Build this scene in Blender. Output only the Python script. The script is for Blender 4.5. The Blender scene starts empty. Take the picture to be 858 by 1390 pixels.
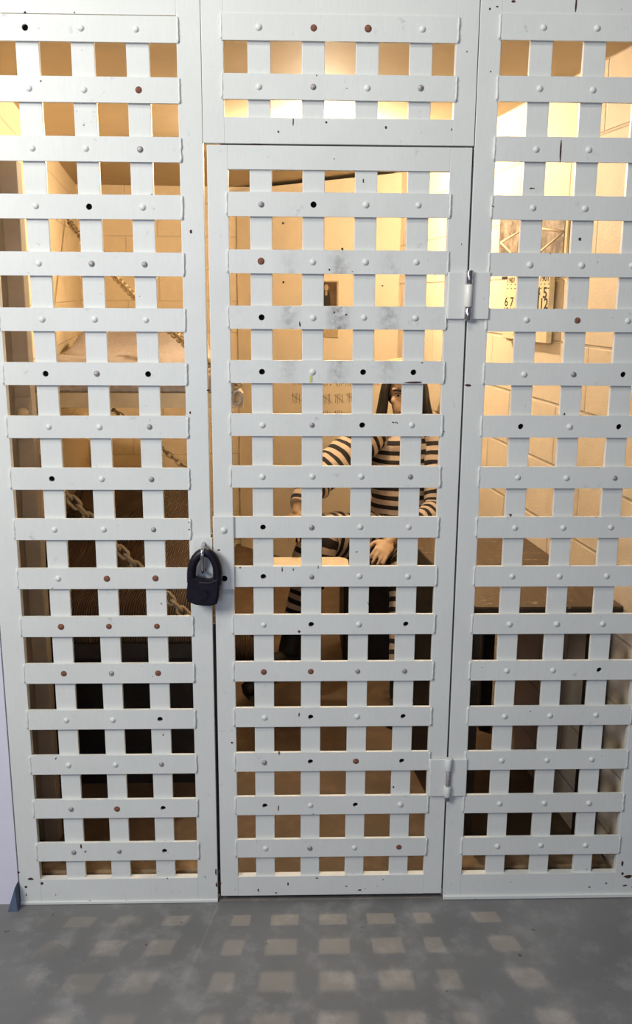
import bpy, bmesh, math, random
from mathutils import Vector, Matrix, noise
random.seed(11)
PI = math.pi
COL = bpy.context.scene.collection

# ------------------------------------------------------------------ camera
F = 1170.0
C = Vector((-0.0271, -2.1727, 1.7133))
def rot(p, y, r):
    return Matrix.Rotation(y, 3, 'Z') @ Matrix.Rotation(p, 3, 'X') @ Matrix.Rotation(r, 3, 'Z')
M = rot(PI/2 - 0.2124, -0.0279, 0.0065)
cd = bpy.data.cameras.new('camera'); cam = bpy.data.objects.new('camera', cd); COL.objects.link(cam)
cam.matrix_world = Matrix.Translation(C) @ M.to_4x4()
cd.sensor_fit = 'HORIZONTAL'; cd.sensor_width = 36; cd.lens = 36*F/858; cd.shift_y = -45/858
cd.clip_start = 0.05
bpy.context.scene.camera = cam
def ray(u, v): return M @ Vector(((u-429)/F, -(v-650)/F, -1))
def P(u, v, Y):                       # measured point of the photo at a known depth behind the lattice
    d = ray(u, v); return C + d*((Y-C.y)/d.y)
def onwall(u, v, x0=.925, k=-.135):
    d = ray(u, v); t = (x0+k*C.y-C.x)/(d.x-k*d.y); return C + d*t

# ------------------------------------------------------------------ materials
def new_mat(name):
    m = bpy.data.materials.new(name); m.use_nodes = True
    nt = m.node_tree; b = nt.nodes['Principled BSDF']
    return m, nt, b
def N(nt, t, **kw):
    n = nt.nodes.new(t)
    for k, v in kw.items():
        if k.startswith('i_'):
            key = k[2:]; key = int(key) if key.isdigit() else key.replace('_', ' ')
            n.inputs[key].default_value = v
        else: setattr(n, k, v)
    return n
def lk(nt, a, b): nt.links.new(a, b)
def mixc(nt, fac, a, b):
    n = nt.nodes.new('ShaderNodeMix'); n.data_type = 'RGBA'
    for s, v in ((0, fac), (6, a), (7, b)):
        if isinstance(v, (tuple, list)): n.inputs[s].default_value = (*v, 1) if len(v) == 3 else v
        elif isinstance(v, (int, float)): n.inputs[s].default_value = v
        else: lk(nt, v, n.inputs[s])
    return n.outputs[2]
def ramp(nt, src, stops):
    r = nt.nodes.new('ShaderNodeValToRGB')
    while len(r.color_ramp.elements) < len(stops): r.color_ramp.elements.new(.5)
    for e, (p, c) in zip(r.color_ramp.elements, stops):
        e.position = p; e.color = (c, c, c, 1) if isinstance(c, (int, float)) else (*c, 1)
    lk(nt, src, r.inputs[0]); return r.outputs[0]
def math_(nt, op, a, b=None, c=None):
    n = nt.nodes.new('ShaderNodeMath'); n.operation = op
    for i, v in enumerate((a, b, c)):
        if v is None: continue
        if isinstance(v, (int, float)): n.inputs[i].default_value = v
        else: lk(nt, v, n.inputs[i])
    return n.outputs[0]
def coords(nt, kind='Object'):
    if kind == 'World': return N(nt, 'ShaderNodeNewGeometry').outputs['Position']
    return N(nt, 'ShaderNodeTexCoord').outputs[kind]
def noise_(nt, vec, scale, detail=4, rough=.6):
    n = N(nt, 'ShaderNodeTexNoise'); n.inputs['Scale'].default_value = scale
    n.inputs['Detail'].default_value = detail; n.inputs['Roughness'].default_value = rough
    lk(nt, vec, n.inputs['Vector']); return n.outputs['Fac']
def bump(nt, b, h, strength=.3, dist=.002):
    n = N(nt, 'ShaderNodeBump'); n.inputs['Strength'].default_value = strength; n.inputs['Distance'].default_value = dist
    lk(nt, h, n.inputs['Height']); lk(nt, n.outputs[0], b.inputs['Normal']); return n
def simple(name, col, rough=.6, metal=0, var=.12, scale=30, bmp=.15, kind='Object', spec=.5, dist=.002):
    m, nt, b = new_mat(name); v = coords(nt, kind); f = noise_(nt, v, scale)
    d = tuple(max(0, c*(1-var)) for c in col); l = tuple(min(1, c*(1+var)) for c in col)
    lk(nt, mixc(nt, ramp(nt, f, [(.3, 0.), (.7, 1.)]), d, l), b.inputs['Base Color'])
    b.inputs['Roughness'].default_value = rough; b.inputs['Metallic'].default_value = metal
    b.inputs['Specular IOR Level'].default_value = spec
    if bmp: bump(nt, b, f, bmp, dist)
    return m

def paint_mat(name, base, dirt=False, chip=.745):
    m, nt, b = new_mat(name); v = coords(nt, 'World')
    big = noise_(nt, v, 4, 3); fine = noise_(nt, v, 60, 5)
    mp = N(nt, 'ShaderNodeMapping'); mp.inputs['Scale'].default_value = (1, 1, .12); lk(nt, v, mp.inputs[0])
    brush = noise_(nt, mp.outputs[0], 220, 3)
    c = mixc(nt, ramp(nt, big, [(.35, 0.), (.7, 1.)]), tuple(x*.93 for x in base), base)
    c = mixc(nt, math_(nt, 'MULTIPLY', ramp(nt, brush, [(.35, 0.), (.75, 1.)]), .35), c, tuple(x*.85 for x in base))
    # scuffs
    sc = noise_(nt, v, 38, 6, .75); rg = noise_(nt, v, 7, 2)
    scf = math_(nt, 'MULTIPLY', ramp(nt, sc, [(.6, 0.), (.68, 1.)]), ramp(nt, rg, [(.5, 0.), (.62, .45)]))
    c = mixc(nt, scf, c, (.26, .25, .26))
    if dirt:      # greasy hand marks between the rivets at hand height
        sep = N(nt, 'ShaderNodeSeparateXYZ'); lk(nt, v, sep.inputs[0])
        ph = math_(nt, 'MULTIPLY', math_(nt, 'SUBTRACT', sep.outputs[0], -.040), 2*PI/.127)
        cs = math_(nt, 'MULTIPLY_ADD', math_(nt, 'COSINE', ph), .5, .5)
        cs = math_(nt, 'POWER', cs, 3.)
        zz = math_(nt, 'DIVIDE', math_(nt, 'SUBTRACT', sep.outputs[2], 1.64), .17)
        gz = math_(nt, 'POWER', 2.718, math_(nt, 'MULTIPLY', math_(nt, 'MULTIPLY', zz, zz), -1.))
        xx = math_(nt, 'DIVIDE', math_(nt, 'SUBTRACT', sep.outputs[0], .09), .16)
        gx = math_(nt, 'POWER', 2.718, math_(nt, 'MULTIPLY', math_(nt, 'MULTIPLY', xx, xx), -1.))
        nn = ramp(nt, noise_(nt, v, 55, 5, .7), [(.33, 0.), (.62, 1.)])
        k = math_(nt, 'MULTIPLY', math_(nt, 'MULTIPLY', cs, gz), math_(nt, 'MULTIPLY', gx, nn))
        c = mixc(nt, math_(nt, 'MULTIPLY', k, .95), c, (.17, .145, .12))
    ch = noise_(nt, v, 45, 3, .5)
    sep2 = N(nt, 'ShaderNodeSeparateXYZ'); lk(nt, v, sep2.inputs[0])
    low = ramp(nt, sep2.outputs[2], [(.0, .06), (.16, 0.)])
    chm = ramp(nt, math_(nt, 'ADD', ch, low), [(chip, 0.), (chip+.012, 1.)])
    c = mixc(nt, chm, c, (.055, .025, .02))
    lk(nt, c, b.inputs['Base Color'])
    b.inputs['Roughness'].default_value = .42
    bump(nt, b, math_(nt, 'SUBTRACT', math_(nt, 'MULTIPLY_ADD', brush, .5, fine), chm), .25, .0012)
    return m

def block_mat(name, base, zoff, dark=.78, stucco=.35, w=.406, h=.2033, mort=.006):
    m, nt, b = new_mat(name); v = coords(nt)
    sep = N(nt, 'ShaderNodeSeparateXYZ'); lk(nt, v, sep.inputs[0])
    cmb = N(nt, 'ShaderNodeCombineXYZ'); lk(nt, sep.outputs[0], cmb.inputs[0]); lk(nt, math_(nt, 'SUBTRACT', sep.outputs[2], zoff), cmb.inputs[1])
    br = N(nt, 'ShaderNodeTexBrick'); br.offset = .5
    br.inputs['Scale'].default_value = 1; br.inputs['Mortar Size'].default_value = mort; br.inputs['Mortar Smooth'].default_value = .6
    br.inputs['Brick Width'].default_value = w; br.inputs['Row Height'].default_value = h
    lk(nt, cmb.outputs[0], br.inputs['Vector'])
    st = noise_(nt, v, 90, 6, .7); st2 = noise_(nt, v, 25, 4)
    pit = ramp(nt, noise_(nt, v, 120, 3, .6), [(.68, 0.), (.74, 1.)])
    c = mixc(nt, ramp(nt, st2, [(.3, 0.), (.7, 1.)]), tuple(x*.93 for x in base), base)
    c = mixc(nt, math_(nt, 'MULTIPLY', br.outputs['Fac'], .6), c, tuple(x*dark for x in base))
    c = mixc(nt, math_(nt, 'MULTIPLY', pit, .35), c, tuple(x*.45 for x in base))
    lk(nt, c, b.inputs['Base Color']); b.inputs['Roughness'].default_value = .6
    hgt = math_(nt, 'SUBTRACT', math_(nt, 'MULTIPLY', st, stucco), br.outputs['Fac'])
    bump(nt, b, hgt, .6, .006)
    return m

GATE = (.735, .745, .695)
m_gate = paint_mat('gate_paint', GATE, dirt=True)
m_panel = paint_mat('panel_paint', GATE, chip=.74)
m_rust = simple('rusty_rivet', (.22, .09, .055), .8, .2, .5, 300)
m_steel = simple('worn_steel', (.36, .33, .33), .5, .35, .5, 300)
m_black = simple('black_void', (.004, .004, .004), .9, 0, .1, 50, 0, spec=.1)
m_chrome = simple('bright_pin', (.62, .58, .6), .2, 1, .35, 160)
m_lock = simple('black_lock', (.009, .006, .012), .42, .4, .5, 60, .3)
m_wall_r = block_mat('painted_block_right', (.84, .72, .54), -.066, .62, .5)
m_wall_l = block_mat('painted_block_left', (.80, .67, .46), .03, .72, .15, mort=.004)
m_plaster = simple('smooth_plaster', (.82, .71, .52), .6, 0, .05, 6, .08)
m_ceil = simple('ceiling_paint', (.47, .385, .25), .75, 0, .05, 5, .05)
m_outer = simple('outer_wall_paint', (.70, .68, .76), .6, 0, .03, 12, .12)
m_tan = simple('tan_painted_steel', (.52, .42, .27), .5, 0, .15, 14, .15)
m_grey = simple('grey_painted_board', (.36, .32, .28), .6, 0, .12, 10, .15)
m_kerb = simple('worn_timber', (.26, .18, .095), .65, 0, .45, 18, .35)
m_skin = simple('waxy_skin', (.50, .34, .21), .45, 0, .06, 20, .03)
m_hair = simple('black_hair', (.005, .004, .004), .55, 0, .5, 120, .5)
m_boot = simple('black_leather', (.012, .010, .010), .5, 0, .4, 60, .3)
m_cream = simple('cream_laminate', (.80, .70, .52), .35, 0, .04, 30, .05)
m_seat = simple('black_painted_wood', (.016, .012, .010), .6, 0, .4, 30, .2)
m_paper = simple('aged_paper', (.80, .70, .46), .8, 0, .06, 60, .05)
m_card = simple('brown_card', (.50, .38, .22), .8, 0, .1, 60, .05)
m_ink = simple('black_ink', (.03, .025, .02), .8, 0, .1, 60, 0)
m_pencil = simple('pencil_mark', (.17, .12, .08), .9, 0, .3, 90, 0)
m_chain = simple('dull_chain', (.34, .27, .17), .5, .2, .3, 200, .2)
m_socket = simple('porcelain', (.8, .78, .7), .3, 0, .03, 50, 0)
m_blanket = simple('grey_wool', (.30, .26, .24), .95, 0, .2, 60, .4, dist=.004)
m_yellow = simple('yellow_paint', (.55, .56, .20), .6, 0, .1, 60, 0)

# dark wood desk with worn scratches
m_desk, nt, b = new_mat('dark_varnished_wood')
v = coords(nt); mp = N(nt, 'ShaderNodeMapping'); mp.inputs['Scale'].default_value = (14, 1.6, 4); lk(nt, v, mp.inputs[0])
g = noise_(nt, mp.outputs[0], 3.5, 6, .6)
c = mixc(nt, ramp(nt, g, [(.3, 0.), (.7, 1.)]), (.035, .020, .010), (.085, .052, .027))
mp2 = N(nt, 'ShaderNodeMapping'); mp2.inputs['Scale'].default_value = (3, 9, 4); mp2.inputs['Rotation'].default_value = (0, 0, .3); lk(nt, v, mp2.inputs[0])
s = noise_(nt, mp2.outputs[0], 5, 6, .7)
c = mixc(nt, ramp(nt, s, [(.60, 0.), (.64, 1.)]), c, (.42, .33, .20))
lk(nt, c, b.inputs['Base Color']); b.inputs['Roughness'].default_value = .32
bump(nt, b, g, .15, .001)

# ribbed brown blanket
m_rib, nt, b = new_mat('ribbed_brown_cloth')
v = coords(nt); w = N(nt, 'ShaderNodeTexWave'); w.wave_type = 'BANDS'; w.bands_direction = 'X'
w.inputs['Scale'].default_value = 40; w.inputs['Distortion'].default_value = 1.2; w.inputs['Detail'].default_value = 1
w.inputs['Detail Scale'].default_value = .6
lk(nt, v, w.inputs['Vector'])
c = mixc(nt, w.outputs['Fac'], (.008, .005, .003), (.115, .068, .033))
lk(nt, c, b.inputs['Base Color']); b.inputs['Roughness'].default_value = .95
bump(nt, b, w.outputs['Fac'], .8, .004)

# concrete floors
def concrete(name, base, dark, seed):
    m, nt, b = new_mat(name); v = coords(nt, 'World')
    a = noise_(nt, v, 2.2+seed, 6, .6); f = noise_(nt, v, 140, 4, .7); q = noise_(nt, v, 9+seed, 5, .65)
    c = mixc(nt, ramp(nt, a, [(.32, 0.), (.7, 1.)]), dark, base)
    c = mixc(nt, math_(nt, 'MULTIPLY', ramp(nt, q, [(.50, 0.), (.72, 1.)]), .6), c, tuple(min(1, x*1.65) for x in base))
    sp = ramp(nt, noise_(nt, v, 34, 2, .5), [(.735, 0.), (.75, 1.)])
    c = mixc(nt, math_(nt, 'MULTIPLY', sp, .7), c, (.02, .018, .018))
    c = mixc(nt, math_(nt, 'MULTIPLY', f, .35), c, tuple(x*.6 for x in base))
    lk(nt, c, b.inputs['Base Color']); b.inputs['Roughness'].default_value = .55
    bump(nt, b, f, .2, .001); return m
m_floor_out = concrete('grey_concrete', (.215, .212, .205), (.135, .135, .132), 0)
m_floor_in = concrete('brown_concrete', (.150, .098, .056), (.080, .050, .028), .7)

# prison stripe: runs along UV.y (metres)
def stripe(name):
    m, nt, b = new_mat(name); uv = N(nt, 'ShaderNodeUVMap'); sep = N(nt, 'ShaderNodeSeparateXYZ'); lk(nt, uv.outputs[0], sep.inputs[0])
    nz = noise_(nt, coords(nt), 9, 2)
    ph = math_(nt, 'MULTIPLY_ADD', nz, .012, sep.outputs[1])
    fr = math_(nt, 'FRACT', math_(nt, 'DIVIDE', ph, .044))
    k = ramp(nt, fr, [(.0, 0.), (.02, 1.), (.47, 1.), (.49, 0.)])
    cl = noise_(nt, coords(nt), 70, 4)
    c = mixc(nt, k, mixc(nt, cl, (.40, .32, .25), (.62, .51, .40)), (.012, .010, .012))
    lk(nt, c, b.inputs['Base Color']); b.inputs['Roughness'].default_value = .9
    bump(nt, b, cl, .3, .002); return m
m_stripe = stripe('striped_cotton')

# ------------------------------------------------------------------ mesh helpers
def tag(o, label=None, cat=None, group=None, kind=None):
    if label: o['label'] = label
    if cat: o['category'] = cat
    if group: o['group'] = group
    if kind: o['kind'] = kind
    return o
def empty(name, loc=(0, 0, 0)):
    o = bpy.data.objects.new(name, None); COL.objects.link(o); o.location = loc; o.empty_display_size = .05
    return o
class MB:
    def __init__(s): s.bm = bmesh.new(); s.uv = None
    def box(s, x0, x1, y0, y1, z0, z1, bev=0, mat=None, seg=2):
        t = bmesh.new(); bmesh.ops.create_cube(t, size=1)
        for v in t.verts: v.co = Vector(((x0+x1)/2+v.co.x*(x1-x0), (y0+y1)/2+v.co.y*(y1-y0), (z0+z1)/2+v.co.z*(z1-z0)))
        if bev: bmesh.ops.bevel(t, geom=t.edges[:], offset=bev, segments=seg, affect='EDGES', profile=.5)
        s.add(t, mat); return s
    def add(s, t, mat=None):
        if mat is not None: bmesh.ops.transform(t, matrix=mat, verts=t.verts[:])
        me = bpy.data.meshes.new('tmp'); t.to_mesh(me); t.free(); s.bm.from_mesh(me); bpy.data.meshes.remove(me)
    def prism(s, pts, z0, z1, axis='Z', mat=None):
        """polygon in the plane of two axes, extruded along the third"""
        t = bmesh.new()
        def mk(a, b_, h): return {'Z': (a, b_, h), 'Y': (a, h, b_), 'X': (h, a, b_)}[axis]
        lo = [t.verts.new(mk(a, b_, z0)) for a, b_ in pts]; hi = [t.verts.new(mk(a, b_, z1)) for a, b_ in pts]
        t.faces.new(lo[::-1]); t.faces.new(hi); n = len(pts)
        for i in range(n): t.faces.new((lo[i], lo[(i+1) % n], hi[(i+1) % n], hi[i]))
        bmesh.ops.recalc_face_normals(t, faces=t.faces[:]); s.add(t, mat); return s
    def ball(s, c, r, sc=(1, 1, 1), rotm=None, seg=16, rings=10):
        t = bmesh.new(); bmesh.ops.create_uvsphere(t, u_segments=seg, v_segments=rings, radius=r)
        m = Matrix.Translation(Vector(c)) @ (rotm.to_4x4() if rotm else Matrix()) @ Matrix.Diagonal((*sc, 1))
        s.add(t, m); return s
    def tube(s, pts, rad, seg=10, closed=False, cap=True, flat=None, fold=0, fseed=0, up=None, sub=0, dome=False):
        pts = [Vector(p) for p in pts]; n = len(pts)
        rad = [rad]*n if isinstance(rad, (int, float)) else list(rad)
        if sub:                                   # Catmull-Rom refinement
            q, rr = [], []
            for i in range(n-1):
                p0, p1, p2, p3 = pts[max(i-1, 0)], pts[i], pts[i+1], pts[min(i+2, n-1)]
                for k in range(sub):
                    t = k/sub
                    q.append(.5*((2*p1)+(p2-p0)*t+(2*p0-5*p1+4*p2-p3)*t*t+(3*p1-p0-3*p2+p3)*t**3))
                    a, b_ = rad[i], rad[i+1]; tt = t*t*(3-2*t)
                    rr.append(tuple(x+(y-x)*tt for x, y in zip(a, b_)) if isinstance(a, tuple) else a+(b_-a)*tt)
            q.append(pts[-1]); rr.append(rad[-1]); pts, rad, n = q, rr, len(q)
        bm = s.bm
        if s.uv is None: s.uv = bm.loops.layers.uv.verify()
        tang = []
        for i in range(n):
            if closed: t = pts[(i+1) % n]-pts[i-1]
            else: t = pts[min(i+1, n-1)]-pts[max(i-1, 0)]
            tang.append(t.normalized())
        ref = Vector(up) if up else (Vector((0, 0, 1)) if abs(tang[0].z) < .9 else Vector((1, 0, 0)))
        x = (ref - tang[0]*ref.dot(tang[0])).normalized()
        rings, ls, L = [], [], 0
        for i in range(n):
            x = (x - tang[i]*x.dot(tang[i])).normalized(); y = tang[i].cross(x)
            rx, ry = rad[i] if isinstance(rad[i], tuple) else (rad[i], rad[i])
            if i: L += (pts[i]-pts[i-1]).length
            ls.append(L); ring = []
            for k in range(seg):
                a = 2*PI*k/seg; f = 1.
                if fold:
                    d = x*math.cos(a)+y*math.sin(a)
                    f += fold*noise.noise(Vector((d.x*1.6+fseed, d.y*1.6, d.z*1.6+L*17)))*1.6 + fold*.6*math.sin(L*70+3*math.sin(a+fseed))
                ring.append(bm.verts.new(pts[i]+x*(rx*f*math.cos(a))+y*(ry*f*math.sin(a))))
            rings.append(ring)
        m = n if closed else n-1
        for i in range(m):
            A, B = rings[i], rings[(i+1) % n]
            for k in range(seg):
                fc = bm.faces.new((A[k], A[(k+1) % seg], B[(k+1) % seg], B[k])); fc.smooth = True
                l1 = ls[i]; l2 = ls[i+1] if i+1 < n else L
                for lp, vv in zip(fc.loops, (l1, l1, l2, l2)): lp[s.uv].uv = (0, vv)
        if cap and not closed:
            for ring, e, sg, l in ((rings[0], pts[0], -1, 0), (rings[-1], pts[-1], 1, L)):
                t = tang[0]*-1 if sg < 0 else tang[-1]
                r0 = rad[0] if sg < 0 else rad[-1]; r0 = min(r0) if isinstance(r0, tuple) else r0
                c = bm.verts.new(e + t*(r0*.75 if dome else 0))
                for k in range(seg):
                    a, b_ = ring[k], ring[(k+1) % seg]
                    fc = bm.faces.new((a, c, b_) if sg > 0 else (b_, c, a))
                    fc.smooth = dome
                    for lp in fc.loops: lp[s.uv].uv = (0, l)
        return s
    def weld(s, x, y, z0, z1, r=.0030):
        n = 9; pts = [(x+random.uniform(-.0007, .0007), y, z0+(z1-z0)*i/(n-1)) for i in range(n)]
        s.tube(pts, [r*random.uniform(.7, 1.25) for _ in range(n)], 6); return s
    def build(s, name, mat, parent=None, smooth=None, recalc=True):
        if recalc: bmesh.ops.recalc_face_normals(s.bm, faces=s.bm.faces[:])
        me = bpy.data.meshes.new(name); s.bm.to_mesh(me); s.bm.free()
        for mt in (mat if isinstance(mat, list) else [mat]): me.materials.append(mt)
        if smooth: me.polygons.foreach_set('use_smooth', [True]*len(me.polygons))
        o = bpy.data.objects.new(name, me); COL.objects.link(o)
        if parent:
            o.parent = parent
            o.matrix_parent_inverse = Matrix.Translation(-parent.location) if parent.type == 'EMPTY' or not parent.parent else Matrix()
        return o
def prim(name, mat, parent=None, bev=.001, **k):
    m = MB(); m.box(k['x0'], k['x1'], k['y0'], k['y1'], k['z0'], k['z1'], bev); return m.build(name, mat, parent)

# ------------------------------------------------------------------ the cell front
ROWZ = lambda k, off: (18.3-k+off)*.134
def lerp(tab, k):
    ks = sorted(tab)
    for a, b_ in zip(ks, ks[1:]):
        if a <= k <= b_: return tab[a]+(tab[b_]-tab[a])*(k-a)/(b_-a)
    return tab[ks[0]] if k < ks[0] else tab[ks[-1]]
OL = {1: -.098, 4: -.032, 7: -.014, 10: -.011, 13: -.009, 17: -.043}
OT = {1: -.038, 2: -.005}
OD = {4: .04, 7: .039, 10: .028, 13: .014, 17: -.006}
OR = {1: .03, 4: .019, 7: .012, 10: .019, 13: .007, 17: -.012}
BH, SW = .0565, .0535           # bar height, strip width
YF, YB = -.003, .0055           # bar front and back
SB = .0175                      # strip back
def bar_mesh(x0, x1, z, holes, hr=.0075):
    """flat bar with drilled holes, rounded corners and weld beads on its ends"""
    m = MB(); h = BH/2; bm = m.bm; xs = x0
    def rect(a, b_):
        if b_-a < 1e-4: return
        m.box(a, b_, YF, YB, z-h, z+h)
    for hx in sorted(holes):
        rect(xs, hx-h); xs = hx+h
        n = 16; fr = []; 
        for Y in (YF, YB):
            inn, out = [], []
            for k in range(n):
                a = 2*PI*k/n; c, s_ = math.cos(a), math.sin(a); q = h/max(abs(c), abs(s_))
                inn.append(bm.verts.new((hx+hr*c, Y, z+hr*s_))); out.append(bm.verts.new((hx+q*c, Y, z+q*s_)))
            fr.append((inn, out))
        (ia, oa), (ib, ob) = fr
        for k in range(n):
            j = (k+1) % n
            bm.faces.new((ia[k], ia[j], oa[j], oa[k])); bm.faces.new((ib[k], ob[k], ob[j], ib[j]))
            bm.faces.new((ia[k], ib[k], ib[j], ia[j]))
            if k in (2, 3, 4, 5) or k in (10, 11, 12, 13): bm.faces.new((oa[k], oa[j], ob[j], ob[k]))
    rect(xs, x1)
    m.weld(x0, -.0015, z-h+.002, z+h-.002); m.weld(x1, -.0015, z-h+.002, z+h-.002)
    return m
def rivet_bm(x, z, r=.0072, kind='r'):
    m = MB(); t = bmesh.new(); bmesh.ops.create_uvsphere(t, u_segments=14, v_segments=8, radius=r)
    sq = .62 if kind in 'rm' else .38
    for v in t.verts: v.co.z *= sq
    mt = Matrix.Translation((x, YF+.0003, z)) @ Matrix.Rotation(PI/2, 4, 'X')
    for f in t.faces: f.smooth = True
    m.add(t, mt)
    if kind in 'ms':      # burred, half flaked head
        m.ball((x+r*.2, YF-r*.22, z-r*.15), r*.5, (1, .5, 1), seg=8, rings=6)
    else:                 # paint ring round the head
        pts = [(x+r*1.02*math.cos(a), YF, z+r*1.02*math.sin(a)) for a in [2*PI*i/14 for i in range(14)]]
        m.tube(pts, .0009, 5, closed=True)
    return m
# h hole, r painted rivet, m flaked to metal, x rusted
LH = ['hrr', 'rrx', 'rrm', 'rhr', 'rmm', 'rrr', 'hmh', 'rrm', 'hrm', 'rrm', 'rxx', 'xxx', 'xmx', 'rrh', 'rrm', 'mxh', 'mmh']
TH = ['rxxr', 'rmrm']
DH = ['mhrr', 'xrrr', 'hrrr', 'hrhh', 'rmhr', 'rrrm', 'hmrr', 'hmrr', 'rhrh', 'xxmm', 'rhrh', 'mhxh', 'hrhr', 'rmrx']
RH = ['rrr', 'rrr', 'rrr', 'rrr', 'rrr', 'rxr', 'rmh', 'hrh', 'rrm', 'rrr', 'rrr', 'rrr', 'rrh', 'rrr', 'rrr', 'rrr', 'rrr']
def lattice(root, mat, x0, x1, zb, zt, cols, rows, codes, skew=0):
    """strips, bars and rivets of one panel; x0..x1 and zb..zt are its opening"""
    for cx in cols:
        m = MB(); m.box(cx-SW/2, cx+SW/2, YB+.0004, SB, zb-.012, zt+.012, .0012)
        m.build('vertical_strip', mat, root)
    for (k, z), code in zip(rows, codes):
        holes = [cx for cx, c in zip(cols, code) if c == 'h']
        bar_mesh(x0-.004, x1+.004, z, holes).build('horizontal_bar', mat, root)
        for cx, c in zip(cols, code):
            jx, jz = cx+random.uniform(-.0012, .0012), z+random.uniform(-.001, .001)
            if c == 'h':
                m = MB(); m.tube([(cx, YB-.0008, z), (cx, YB+.0006, z)], .0078, 16)
                tag(m.build('bolt_end', m_black, root), 'black sunken bolt end in an empty rivet hole')
            else:
                o = rivet_bm(jx, jz, random.uniform(.0068, .0078), c).build('rivet', {'r': mat, 'm': m_steel, 'x': m_rust}[c], root)
                if c == 'm': o['label'] = 'rivet worn to bare metal'
                if c == 'x': o['label'] = 'rusty brown rivet'
def frame(root, mat, X0, X1, Z0, Z1, x0, x1, z0, z1, d=.019):
    for n, a in (('stile', (X0, x0, Z0, Z1)), ('stile', (x1, X1, Z0, Z1)), ('bottom_rail', (x0, x1, Z0, z0)), ('top_rail', (x0, x1, z1, Z1))):
        m = MB(); m.box(a[0], a[1], 0, d, a[2], a[3], .0012 if n == 'stile' else .0006); m.build(n, mat, root)

def z_of(off, ks): return [(k, ROWZ(k, lerp(off, k))) for k in ks]
TOP = 2.42
left_panel = tag(empty('lattice_panel', (-.52, 0, 0)), 'tall fixed pale lattice panel with three strips, left of the padlocked gate', 'cell front panel')
cols = [-.6419, -.5148, -.3878]
lattice(left_panel, m_panel, -.7425, -.2965, .0795, 2.338, cols, z_of(OL, range(1, 18)), LH)
frame(left_panel, m_panel, -.802, -.2405, .008, TOP, -.7425, -.2965, .0795, 2.336)
transom = tag(empty('lattice_panel', (.08, 0, 2.06)), 'short wide pale lattice panel with two bars, above the gate', 'cell front panel')
tz = [(1, 2.3135), (2, 2.1855)]
TC = [-.1059, .0211, .1477, .2739]
lattice(transom, m_panel, -.1885, .3545, 2.118, 2.342, TC, tz, TH)
frame(transom, m_panel, -.2395, .4065, 2.0595, TOP, -.1885, .3545, 2.118, 2.342)
right_panel = tag(empty('lattice_panel', (.70, 0, 0)), 'tall fixed pale lattice panel hinged to the gate, on its right side', 'cell front panel')
RC = [.5573, .6843, .8113]
lattice(right_panel, m_panel, .4600, .9070, .080, 2.352, RC, z_of(OR, range(1, 18)), RH)
frame(right_panel, m_panel, .4085, 1.000, .010, TOP, .4600, .9070, .080, 2.350)
m = MB(); m.box(.392, .4200, .0197, .030, .02, 2.40, .001); m.build('seam_light_block', m_seat, right_panel)  # strip added behind the hinge seam to stop lamp light leaking through
m = MB(); m.box(.4085, 1.0, -.006, .03, .002, .012, .001); m.build('floor_strip', m_panel, right_panel)
m = MB(); m.box(-.802, -.2405, -.004, .03, .001, .009, .001); m.build('floor_strip', m_panel, left_panel)

gate = tag(empty('cell_gate', (.085, 0, 0)), 'narrow pale grey riveted lattice gate with black padlock on its left edge', 'gate')
DC = [-.1037, .0233, .1504, .2774]
lattice(gate, m_gate, -.1815, .3505, .081, 2.001, DC, z_of(OD, range(4, 18)), DH)
frame(gate, m_gate, -.2315, .4035, .019, 2.0555, -.1815, .3505, .081, 2.001)
# lock plate and hasp tongue (the tongue reaches over the left panel)
m = MB(); m.box(-.2335, -.1790, -.009, -.0005, .9475, 1.1470, .002)
lp = m.build('lock_plate', m_gate, gate)
rivet_bm(-.2050, 1.1095, .0085).build('rivet', m_gate, gate).location.y = -.006
m = MB(); m.tube([(-.2055, -.0095, .9785), (-.2055, -.0090, .9785)], .0078, 16)
tag(m.build('bolt_end', m_black, gate), 'black bolt end low on the lock plate')
m = MB(); m.prism([(-.236, 1.0885), (-.278, 1.0885), (-.2855, 1.083), (-.2865, 1.055), (-.2865, .985), (-.279, .975), (-.236, .975)], -.0085, -.003, 'Y')
m.build('hasp', m_gate, gate)
m = MB()     # staple standing out of the hasp, seen end on
m.tube([(-.2585, -.006, 1.075), (-.2585, -.022, 1.073), (-.2585, -.046, 1.066), (-.2585, -.050, 1.045), (-.2585, -.046, 1.012), (-.2585, -.020, 1.003), (-.2585, -.006, 1.003)], .0048, 10, sub=3)
tag(m.build('staple', m_chrome, gate), 'bright worn metal staple through the hasp')
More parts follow.
